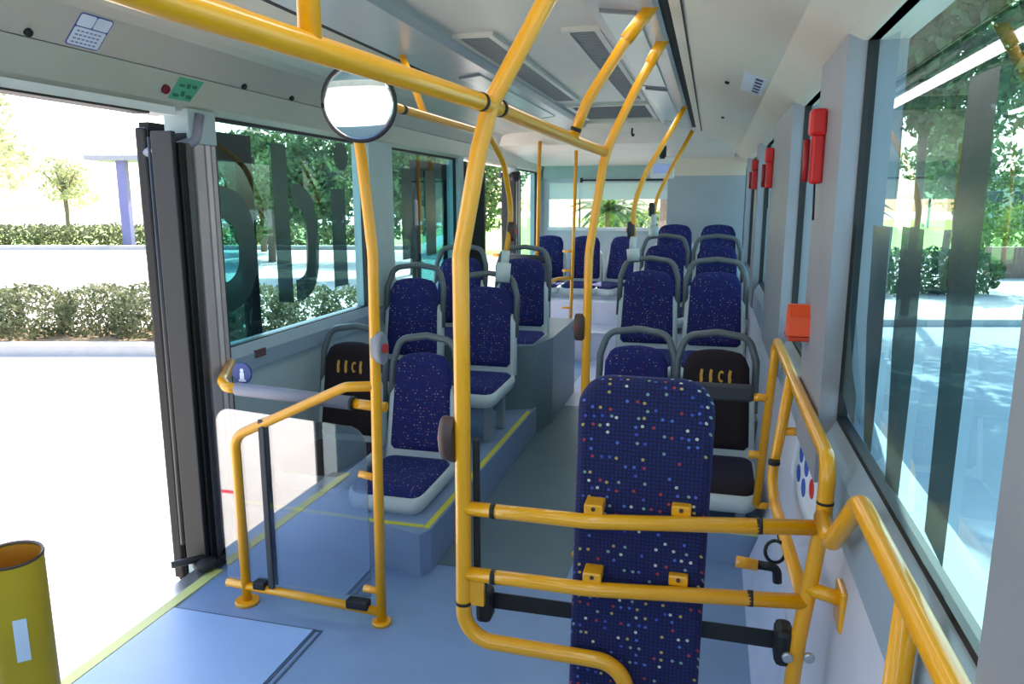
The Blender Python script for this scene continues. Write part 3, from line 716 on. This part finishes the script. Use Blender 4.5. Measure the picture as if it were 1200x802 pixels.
# ------------------------------------------------------------------ ceiling fittings
def cove_l(y, t, off=.002):   # point on the left cove panel; t 0..1 from lower edge to upper edge
    return Vector((-1.885+.085*t, y, 1.958+.094*t-off))
def vent(x0, x1, y0, y1, label):
    z = 2.155; g = empty('ceiling_vent', ((x0+x1)/2, (y0+y1)/2, z-.02), label, 'vent', 'ceiling vents')
    f = MB(); w = .025
    f.frame(x0, x1, y0, y1, w, w, w, z-.016, z, XY)
    f.build('frame', ceilm, g)
    MB().box(x0+w, x1-w, y0+w, y1-w, z-.003, z).build('backing', mat('vent_back', (92, 96, 98), .7), g)
    s = MB(); n = int((y1-y0)/.032)
    for k in range(n):
        yy = y0+w+(y1-y0-2*w)*(k+.5)/n
        s.box(x0+w, x1-w, yy-.008, yy+.008, z-.012, z-.004)
    s.build('slats', grille, g)
vent(-1.035, -.86, 2.95, 4.95, 'slatted vent in the ceiling beside the left light channel')
vent(-.59, -.44, 2.95, 4.95, 'slatted vent in the ceiling beside the right light channel')
g = empty('roof_hatch', (-.72, 5.6, 2.13), 'square dark framed roof hatch at the rear end of the ceiling', 'hatch')
MB().box(-.98, -.46, 5.25, 6.05, 2.148, 2.156).build('opening', mat('hatch_dark', (84, 88, 88), .7), g)
f = MB()
f.frame(-1.0, -.44, 5.2, 6.1, .03, .04, .04, 2.138, 2.156, XY)
f.build('frame', ceilm, g)
tag(MB().tube([(-.66, 6.3, 2.09), (-.66, 6.28, 2.05), (-.65, 6.28, 2.02), (-.645, 6.29, 2.045)], .008, .01, 8).build('hatch_hook', black), 'small black hook hanging behind the roof hatch', 'hook')
lampm = mat('lamp_diffuser', (196, 206, 204), .3)
def lamp(pts, label):
    (xa, za), (xb, zb), y0, y1 = pts
    g = empty('ceiling_light', ((xa+xb)/2, (y0+y1)/2, min(za, zb)), label, 'light', 'ceiling light strips')
    MB().prism([(xa, za), (xb, zb), (xb, zb-.008), (xa, za-.008)], run, y0, y1).build('diffuser', lampm, g)
    for yy in (y0-.02, y1):
        m = MB(); m.prism([(xa, za), (xb, zb), (xb, zb-.01), (xa, za-.01)], run, yy, yy+.02); m.build('end_cap', midgrey, g)
lamp([(-1.20, 2.089), (-1.10, 2.1005), 3.55, 5.3], 'pale light strip in the left light channel')
lamp([(-.375, 2.1015), (-.26, 2.087), 2.5, 4.05], 'pale light strip in the right light channel above the curved hanger')
lamp([(-.375, 2.1015), (-.26, 2.087), 4.2, 5.8], 'pale light strip in the right light channel further back')
# knobs, stickers and button on the left cove
NL = Vector((.094, 0, -.085)).normalized()
for i, (y, t, lab) in enumerate(((1.78, .12, 'black quarter turn knob on the left cove beside the blue outlined sticker'), (2.79, .1, 'black quarter turn knob on the left cove right of the green sticker'), (3.15, .1, 'black quarter turn knob on the left cove just left of the mirror'))):
    p = cove_l(y, t, 0)
    tag(MB().disc(p, NL, .012, .012, 16).build('panel_knob', black), lab, 'knob', 'panel knobs')
UL = Vector((.085, 0, .094)).normalized()
def cs(a, b, d): return cove_l(1.97, .5, .0)+Vector((0, 1, 0))*a+UL*b+NL*d
g = empty('notice_sticker', tuple(cs(0, 0, 0)), 'pale sticker with blue outline and small pictures on the left cove', 'sticker')
MB().slab(rrect(-.063, .063, -.056, .056, .010), [(0, 0), (0, .001)], cs).build('border', mat('outline_blue', (70, 84, 150), .5), g)
m = MB(); m.slab(rrect(-.059, -.002, .012, .052, .006), [(0, .0011), (0, .0017)], cs); m.slab(rrect(.002, .059, .012, .052, .006), [(0, .0011), (0, .0017)], cs); m.slab(rrect(-.059, .059, -.052, .008, .006), [(0, .0011), (0, .0017)], cs)
m.build('sheet', stkw, g)
m = MB()
for k in range(4):
    for j in range(6): m.prism([(-.047+j*.016, -.045+k*.013), (-.036+j*.016, -.045+k*.013), (-.036+j*.016, -.040+k*.013), (-.047+j*.016, -.040+k*.013)], cs, .0018, .0022)
m.build('pictograms', mat('pict_grey', (120, 128, 170), .5), g)
# emergency button and green sticker on the header
HN = Vector((.095, 0, -.045)).normalized(); HU = Vector((.045, 0, .095)).normalized()
def hs(a, b, d): return Vector((-1.9075, 2.44, 1.9075))+Vector((0, 1, 0))*a+HU*b+HN*d
tag(MB().disc(hs(-.075, -.01, 0), HN, .017, .012, 20).build('emergency_button', mat('valve_red', (120, 26, 40), .3)), 'small round dark red button beside the green header sticker', 'button')
g = empty('exit_sticker', tuple(hs(.03, 0, 0)), 'green emergency sticker above the front door', 'sticker')
MB().prism([(-.05, -.04), (.07, -.04), (.115, .045), (-.02, .045), (-.035, .0)], hs, 0, .001).build('sheet', green, g)
m = MB()
for (a, b, w, h) in ((-.03, -.03, .03, .012), (.01, -.025, .02, .02), (.04, -.03, .03, .014), (-.01, .01, .03, .01), (.03, .008, .02, .018), (.06, .012, .025, .012)): m.prism([(a, b), (a+w, b), (a+w, b+h), (a, b+h)], hs, .001, .0016)
m.build('pictograms', mat('pict_green', (40, 110, 84), .5), g)
# right cove sticker and knobs
def rc(y, t, d=.0): return Vector((.195-.35*t, y, 1.955+.13*t))+Vector((-.13, 0, -.35)).normalized()*d
RU = Vector((-.35, 0, .13)).normalized(); RN = Vector((-.13, 0, -.35)).normalized()
def rs(a, b, d): return rc(3.35, .10)+Vector((0, 1, 0))*a+RU*b+RN*d
g = empty('warning_sticker', tuple(rs(0, 0, 0)), 'white sticker with small dark marks on the right cove panel', 'sticker')
MB().prism([(-.22, -.025), (.22, -.025), (.22, .07), (-.22, .07)], rs, 0, .001).build('sheet', stkw, g)
m = MB()
for k in range(5): m.prism([(-.18+k*.08, -.01), (-.135+k*.08, -.01), (-.135+k*.08, .02), (-.18+k*.08, .02)], rs, .001, .0016)
m.build('marks', mat('mark_blue', (46, 52, 96), .5), g)
for y, t, lab in ((2.02, .42, 'small dark knob on the right cove nearest the camera'), (3.5, .45, 'small dark knob on the right cove near the white sticker'), (4.9, .45, 'small dark knob on the right cove farthest back')):
    tag(MB().disc(rc(y, t), RN, .010, .010, 14).build('panel_knob', black), lab, 'knob', 'panel knobs')
struct('trim_30', MB().prism([(-.118, 2.068), (-.112, 2.0655), (-.112, 2.0645), (-.118, 2.067)], run, Y0, Y1), dark, 'dark seam along the right cove')
# little sign unit near the rear poles
g = empty('information_display', (-.42, 6.6, 1.70), 'small bluish information screen between the two rear curved poles', 'screen')
MB().box(-.53, -.33, 6.62, 6.65, 1.70, 1.88, .01).build('housing', white, g)
MB().box(-.50, -.36, 6.612, 6.621, 1.74, 1.82, .002).build('screen', mat('screen_blue', (130, 150, 196), .3, emit=.2), g)
MB().tube([(-.43, 6.64, 1.86), (-.43, 6.66, 1.97)], .03).build('mount', black, g)

# ------------------------------------------------------------------ right wall fittings
def hammer(y, z, label):
    g = empty('emergency_hammer', (.27, y, z), label, 'hammer', 'red emergency hammers on the right pillars')
    MB().box(.248, .2905, y-.03, y+.03, z+.13, z+.2, .008).build('hammer_head', red, g)
    MB().box(.256, .2905, y-.018, y+.018, z, z+.135, .008).build('holder', red, g)
    MB().tube([(.245, y, z+.005), (.245, y, z+.12)], .009).build('grip', mat('grip_dark_red', (150, 24, 28), .4), g)
    MB().tube([(.272, y, z+.01), (.275, y, z-.10)], .003, seg=6).build('wire', black, g)
hammer(2.26, 1.55, 'red emergency hammer on the right pillar nearest the camera')
hammer(4.1, 1.57, 'second red emergency hammer along the right windows')
hammer(5.5, 1.585, 'third and farthest red emergency hammer along the right windows')
g = empty('stop_button_box', (.28, 2.30, 1.13), 'bright orange button box sticking out beyond the nearest right pillar', 'button')
MB().prism([(2.27, 1.115), (2.39, 1.115), (2.395, 1.165), (2.36, 1.20), (2.30, 1.205), (2.275, 1.17)], lambda a, b, dd: Vector((dd, a, b)), .235, .29).build('box', orange, g)
MB().box(.232, .292, 2.268, 2.40, 1.100, 1.113, .003).build('base', mat('orange_dark', (196, 60, 24), .4), g)
# pictogram stickers on the lower right wall
g = empty('wall_stickers', (.31, 2.35, .66), 'white panel with blue and red round pictograms on the right wall', 'sticker')
wx = lambda z: .285+.04*(z-.25)/.55-.0015
def wsh(a, b, d): return Vector((wx(b)-d, a, b))
MB().prism([(2.06, .58), (2.62, .58), (2.62, .75), (2.06, .75)], wsh, 0, .001).build('sheet', stkw, g)
for yy, zz, mm, nm in ((2.44, .705, bluem, 'blue pictogram'), (2.31, .705, bluem, 'blue pictogram'), (2.44, .64, bluem, 'blue pictogram'), (2.31, .64, bluem, 'blue pictogram'), (2.17, .69, red, 'red pictogram')):
    MB().slab([(yy+.045*math.cos(2*PI*k/20), zz+.026*math.sin(2*PI*k/20)) for k in range(20)], [(0, .001), (0, .002)], wsh).build('pictogram', mm, g)

# ------------------------------------------------------------------ outside
th = math.radians(14.866)
def E(l, d, z=0): return Vector((l*math.cos(th)-d*math.sin(th), l*math.sin(th)+d*math.cos(th), z))
ZG = -.32
gm = mat('pavement', (212, 204, 194), .9, var=.05, scale=.6)
struct('ground', MB().box(-120, 120, -60, 160, ZG-.2, ZG), gm)
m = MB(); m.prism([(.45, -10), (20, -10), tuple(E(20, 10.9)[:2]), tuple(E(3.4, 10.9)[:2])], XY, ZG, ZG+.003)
struct('ground_right', m, mat('ground_shade_tone', (166, 178, 184), .9, var=.06, scale=.8))  # ground colour lowered to deepen the shade right of the bus
def eb(l0, l1, d0, d1, z0, z1):
    m = MB(); m.prism([E(l0, d0)[:2], E(l1, d0)[:2], E(l1, d1)[:2], E(l0, d1)[:2]], XY, z0, z1); return m
tag(eb(-16, -1.2, 8.75, 9.0, ZG, ZG+.13).build('kerb', mat('kerb_grey', (186, 182, 178), .85)), 'long grey kerb before the near hedge outside the door', 'kerb')
tag(eb(-16, -1.2, 9.0, 10.4, ZG, ZG+.08).build('soil_bed', mat('soil', (168, 146, 116), .95, var=.2, scale=3)), 'bare sandy soil under the near hedge', 'soil', kind='stuff')
tag(eb(-50, -4, 29.0, 29.4, ZG, ZG+.15).build('kerb', mat('kerb_grey', (186, 182, 178), .85)), 'distant kerb across the road before the far hedge', 'kerb')
tag(eb(-50, -4, 29.4, 60, ZG, ZG+.004).build('lawn', mat('lawn_green', (150, 176, 96), .95, var=.2, scale=.5)), 'green lawn across the road on the left', 'lawn', kind='stuff')
tag(eb(-3.0, 40, 26, 90, ZG, ZG+.004).build('lawn', mat('lawn_bright', (160, 196, 90), .95, var=.2, scale=.5)), 'bright green lawn behind the bus', 'lawn', kind='stuff')
def leafmat(name, a, b):
    m = bpy.data.materials.new(name); m.use_nodes = True
    nt = m.node_tree; bs = nt.nodes['Principled BSDF']; N = nt.nodes.new; L = nt.links.new
    tc = N('ShaderNodeTexCoord'); n = N('ShaderNodeTexNoise'); n.inputs['Scale'].default_value = 5; n.inputs['Detail'].default_value = 6
    L(tc.outputs['Object'], n.inputs['Vector'])
    r = N('ShaderNodeValToRGB'); r.color_ramp.elements[0].position = .35; r.color_ramp.elements[1].position = .65
    r.color_ramp.elements[0].color = lin(a)+(1,); r.color_ramp.elements[1].color = lin(b)+(1,)
    L(n.outputs['Fac'], r.inputs['Fac']); L(r.outputs['Color'], bs.inputs['Base Color']); bs.inputs['Roughness'].default_value = .7
    tr = N('ShaderNodeBsdfTranslucent'); L(r.outputs['Color'], tr.inputs['Color'])
    mx = N('ShaderNodeMixShader'); mx.inputs[0].default_value = .35
    L(bs.outputs[0], mx.inputs[1]); L(tr.outputs[0], mx.inputs[2]); L(mx.outputs[0], nt.nodes['Material Output'].inputs['Surface'])
    return m
lf_h = leafmat('hedge_leaf', (70, 84, 52), (140, 142, 106))
lf_t = leafmat('tree_leaf', (46, 74, 40), (110, 140, 84))
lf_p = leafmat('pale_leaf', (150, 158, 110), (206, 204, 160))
lf_g = leafmat('bright_leaf', (96, 140, 50), (170, 190, 110))
bark = mat('bark', (120, 104, 88), .9, var=.2, scale=12)
rnd = random.Random(11)
def leaves(name, blobs, n, size, m, parent=None, origin=None):
    vs, fs = [], []
    tot = sum(b[1][0]*b[1][1]*b[1][2] for b in blobs)
    base = wloc(parent) if parent is not None else Vector(origin)
    for c, rr in blobs:
        k = int(n*rr[0]*rr[1]*rr[2]/tot)
        for _ in range(k):
            while True:
                p = Vector((rnd.uniform(-1, 1), rnd.uniform(-1, 1), rnd.uniform(-1, 1)))
                if .3 < p.length < 1: break
            if rnd.random() < .6: p = p.normalized()*rnd.uniform(.8, 1.04)
            p = Vector((c[0]+p.x*rr[0], c[1]+p.y*rr[1], c[2]+p.z*rr[2]))
            if p.z < ZG+.02: p.z = ZG+.02+rnd.random()*.1
            a = Vector((rnd.gauss(0, 1), rnd.gauss(0, 1), rnd.gauss(0, 1))).normalized(); b = a.orthogonal().normalized()
            b = Matrix.Rotation(rnd.uniform(0, 6.28), 3, a) @ b; q = a.cross(b); s = size*rnd.uniform(.6, 1.4)
            i = len(vs); p = p-base
            vs += [p-b*s, p+q*s*.45, p+b*s, p-q*s*.45]; fs.append((i, i+1, i+2, i+3))
    me = bpy.data.meshes.new(name); me.from_pydata(vs, [], fs); me.materials.append(m)
    o = bpy.data.objects.new(name, me); C.objects.link(o)
    if parent is not None: o.parent = parent
    else: o.location = base
    return o
def bush(l0, l1, d0, d1, h, n, size, m, label, group):
    bl = []; k = max(2, int((l1-l0)/.55))
    for i in range(k):
        c = E(l0+(l1-l0)*(i+.5)/k, (d0+d1)/2+rnd.uniform(-.1, .1), ZG+h*.48)
        w = (l1-l0)/k*.75; bl.append((c, (w, (d1-d0)/2, h*.52*rnd.uniform(.88, 1.05))))
    c = E((l0+l1)/2, (d0+d1)/2, ZG)
    return tag(leaves('hedge_bush', bl, n, size, m, None, c), label, 'bush', group)
for i, (a, b, lab) in enumerate(((-9.3, -7.6, 'near hedge bush at the far left edge of the doorway'), (-7.5, -5.98, 'dry grey green hedge bush seen through the left of the open doorway'), (-5.85, -4.45, 'green hedge bush seen through the doorway right beside the folded door'),
                               (-4.4, -3.0, 'dark hedge bush seen through the left window under the letter b'), (-3.0, -1.3, 'dark hedge bush seen through the left window under the letter i'))):
    bush(a, b, 9.25, 10.3, .78, 5200, .035, lf_h, lab, 'hedge bushes beside the kerb')
for i in range(6):
    a = -24+i*3.1
    bush(a, a+2.9, 31, 32.6, .95, 1500, .09, lf_h, ['farthest left', 'second', 'third', 'fourth', 'fifth', 'rightmost'][i]+' clipped bush in the far hedge across the road', 'far hedge across the road')
def tree(l, d, h, cr, m, label, n=3500, size=.12, trunk=.12, cz=None, group='trees outside the bus'):
    b = E(l, d, ZG); g = empty('tree', tuple(b), label, 'tree', group)
    cz = cz or h-cr*.9
    t = MB(); t.tube([b, b+Vector((.05, 0, (cz-ZG)*.5)), Vector((b.x, b.y, cz))], trunk, .2, 8)
    for k in range(5):
        a = k*1.3; t.tube([Vector((b.x, b.y, cz-cr*.5)), Vector((b.x+math.cos(a)*cr*.6, b.y+math.sin(a)*cr*.6, cz+cr*.3))], trunk*.35, .1, 6)
    t.build('trunk', bark, g)
    bl = []
    for k in range(9):
        a = rnd.uniform(0, 6.28); rr = cr*rnd.uniform(.2, .65)
        q = cr*rnd.uniform(.38, .6)
        bl.append(((b.x+math.cos(a)*rr, b.y+math.sin(a)*rr, cz+rnd.uniform(-.5, .6)*cr), (q, q, q*.8)))
    leaves('crown', bl, n, size, m, g)
    return g
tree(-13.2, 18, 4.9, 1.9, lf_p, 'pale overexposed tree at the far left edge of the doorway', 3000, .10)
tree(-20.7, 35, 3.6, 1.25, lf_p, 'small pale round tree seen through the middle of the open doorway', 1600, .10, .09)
tree(-7.4, 23, 5.4, 2.1, lf_t, 'leafy tree beyond the left window above the letter o', 5200, .11, cz=2.0)
tree(-5.0, 18.5, 4.6, 1.7, lf_t, 'leafy tree beyond the left window behind the letter b', 5200, .10, cz=1.9)
tree(-4.0, 24, 5.6, 2.1, lf_t, 'leafy tree beyond the left window right of the letter i', 5200, .11, cz=2.3)
tree(-1.6, 29, 6.0, 2.2, lf_t, 'leafy tree beyond the second left window', 4200, cz=2.2)
tree(-9.3, 28, 6.8, 2.0, lf_t, 'tall leafy tree farthest back beyond the left window, above the letter b', 4200, cz=2.2)
tree(-2.5, 19, 4.4, 1.3, lf_t, 'leafy tree close behind the pillar between the left windows', 3600, .10, cz=1.9)
tree(4.5, 9.2, 5.8, 2.1, lf_t, 'broad tree beyond the right windows just past the red hammer', 9500, .10, cz=3.9)
tree(6.4, 12.0, 4.6, 1.35, lf_t, 'airy leafy tree filling the upper part of the big right window', 2600, .075, .07, cz=3.3)
tree(9.8, 16.5, 3.4, 1.1, lf_t, 'bushy dark tree farther off beyond the big right window', 1500, .09, cz=2.0)
tree(14.5, 25, 4.2, 1.6, lf_t, 'lower tree beyond the big right window behind the dark letter bar', 2600, .11)
tree(3.6, 18, 5.0, 1.8, lf_t, 'tree far behind the second right window', 2400)
for a, b, dd, lab in ((6.3, 8.0, 14.5, 'dark clipped bush beyond the big right window, left part'), (8.1, 9.6, 14.5, 'dark clipped bush beyond the big right window, right part')):
    bush(a, b, dd, dd+1, .9, 2600, .06, lf_t, lab, 'dark bushes on the right')
for a, b, lab in ((13.5, 15.5, 'bright green bush behind the low brown wall on the right, left one'), (15.6, 17.5, 'bright green bush behind the low brown wall on the right, right one')):
    bush(a, b, 22, 23.2, 1.8, 1800, .09, lf_g, lab, 'bright bushes on the right')
for a, b, lab in ((4.3, 6.2, 'bright green bush beyond the rear window, left one'), (6.4, 8.6, 'bright green bush beyond the rear window, right one')):
    bush(a, b, 36, 37.5, 1.6, 1800, .12, lf_g, lab, 'bright bushes behind the bus')
tag(eb(11.6, 18, 18.0, 18.3, ZG, ZG+.75).build('low_wall', mat('brown_wall', (150, 120, 104), .9)), 'low brown wall at the right edge beyond the big right window', 'wall')
tag(eb(4.2, 16, 10.9, 11.1, ZG, ZG+.1).build('kerb', mat('kerb_grey', (186, 182, 178), .85)), 'kerb on the right beyond the shaded pavement', 'kerb')
# building far right
g = empty('building', tuple(E(33, 50, ZG)), 'pale flat roofed building far away at the right edge', 'building')
eb(30.5, 37, 50, 56, ZG+.005, 2.9).build('wall', mat('building_wall', (206, 204, 196), .8), g)
eb(30.2, 37.4, 49.6, 56.4, 2.9, 3.15).build('roof', mat('building_roof', (150, 148, 146), .8), g)
for k in range(3): eb(31.2+k*2, 32.4+k*2, 49.9, 50.02, 1.2, 2.2).build('window', mat('building_window', (60, 76, 88), .2), g)
# canopy post on the left
g = empty('shelter', tuple(E(-15.4, 30, ZG)), 'blue pillar with flat grey canopy across the road', 'shelter')
eb(-15.55, -15.2, 29.9, 30.2, ZG, 3.1).build('pillar', mat('pillar_blue', (110, 112, 156), .6), g)
eb(-16.5, -11.0, 29.4, 31.5, 3.1, 3.28).build('canopy', mat('canopy_grey', (150, 150, 154), .6), g)
# palms behind the bus
def palm(l, d, h, label):
    b = E(l, d, ZG); g = empty('palm_tree', tuple(b), label, 'palm', 'palms behind the bus')
    MB().tube([b, b+Vector((.05, 0, (h-ZG)*.6)), b+Vector((0, 0, h-ZG))], .09, .3, 8).build('trunk', bark, g)
    vs, fs = [], []
    for k in range(22):
        a = k*2.4; el = rnd.uniform(-.2, 1.0); Lf = rnd.uniform(1.4, 2.0)
        prev = None
        for j in range(9):
            t = j/8; r = Lf*t; z = h+r*math.sin(el)-1.1*t*t
            p = Vector((math.cos(a)*r*math.cos(el*.6), math.sin(a)*r*math.cos(el*.6), z)); w = .22*(1-t)+.03
            s = Vector((-math.sin(a), math.cos(a), 0))
            q = (p-s*w-Vector((0, 0, w*.6)), p, p+s*w-Vector((0, 0, w*.6)))
            i = len(vs); vs += list(q)
            if j: fs += [(i-3, i-2, i+1, i), (i-2, i-1, i+2, i+1)]
    me = bpy.data.meshes.new('fronds'); me.from_pydata(vs, [], fs); me.materials.append(lf_t)
    o = bpy.data.objects.new('fronds', me); C.objects.link(o); o.parent = g
palm(3.75, 30, 1.55, 'palm beyond the rear window, left one'); palm(4.9, 33, 1.5, 'palm beyond the rear window, right one')
# striped tape on the pavement behind (seen mirrored in the glass partition)
m = MB(); m2 = MB()
for k in range(12):
    (m if k % 2 else m2).box(-5.2+k*.2, -5.0+k*.2, .62, .66, ZG, ZG+.004)
g = empty('striped_tape', (-4, .64, ZG), 'red and white striped tape on the pavement outside the front door', 'tape')
m.build('red_stripes', red, g); m2.build('white_stripes', white, g)

# ------------------------------------------------------------------ light
w = bpy.data.worlds.new('sky'); bpy.context.scene.world = w; w.use_nodes = True
nt = w.node_tree; bg = nt.nodes['Background']
sky = nt.nodes.new('ShaderNodeTexSky'); sky.sky_type = 'NISHITA'; sky.sun_disc = False
sky.sun_elevation = math.radians(46); sky.sun_rotation = math.radians(-8); sky.dust_density = 2.5; sky.air_density = 1.0
nt.links.new(sky.outputs[0], bg.inputs['Color']); bg.inputs['Strength'].default_value = .34
sd = Vector((.09, .78, .78)).normalized()
L = bpy.data.lights.new('sun', 'SUN'); L.energy = 6.2; L.angle = math.radians(.8); L.color = (1, .95, .87)
o = bpy.data.objects.new('sun', L); C.objects.link(o); o.rotation_euler = sd.to_track_quat('Z', 'Y').to_euler(); o.location = (0, 20, 20)
for nm, x, y, ln in (('strip_lamp', -1.15, 4.0, 3.6), ('strip_lamp', -.32, 4.0, 3.6), ('strip_lamp', -1.15, .2, 2.4), ('strip_lamp', -.32, .2, 2.4)):
    A = bpy.data.lights.new(nm, 'AREA'); A.shape = 'RECTANGLE'; A.size = .1; A.size_y = ln; A.energy = 2.5; A.color = (.96, 1, .98)
    o = bpy.data.objects.new(nm, A); C.objects.link(o); o.location = (x, y, 2.07)
sc = bpy.context.scene
sc.view_settings.view_transform = 'Standard'; sc.view_settings.look = 'None'; sc.view_settings.exposure = 1.12
sc.cycles.use_denoising = True; sc.cycles.diffuse_bounces = 5; sc.cycles.transparent_max_bounces = 16; sc.cycles.sample_clamp_indirect = 6
# ------------------------------------------------------------------ camera
cam = bpy.data.cameras.new('camera'); co = bpy.data.objects.new('camera', cam); C.objects.link(co)
cam.sensor_width = 36; cam.lens = 870/1200*36; cam.clip_start = .02; cam.clip_end = 500
co.location = (0, 0, 1.5); co.rotation_euler = (math.radians(90-10.6753), 0, math.radians(14.8658))
sc.camera = co
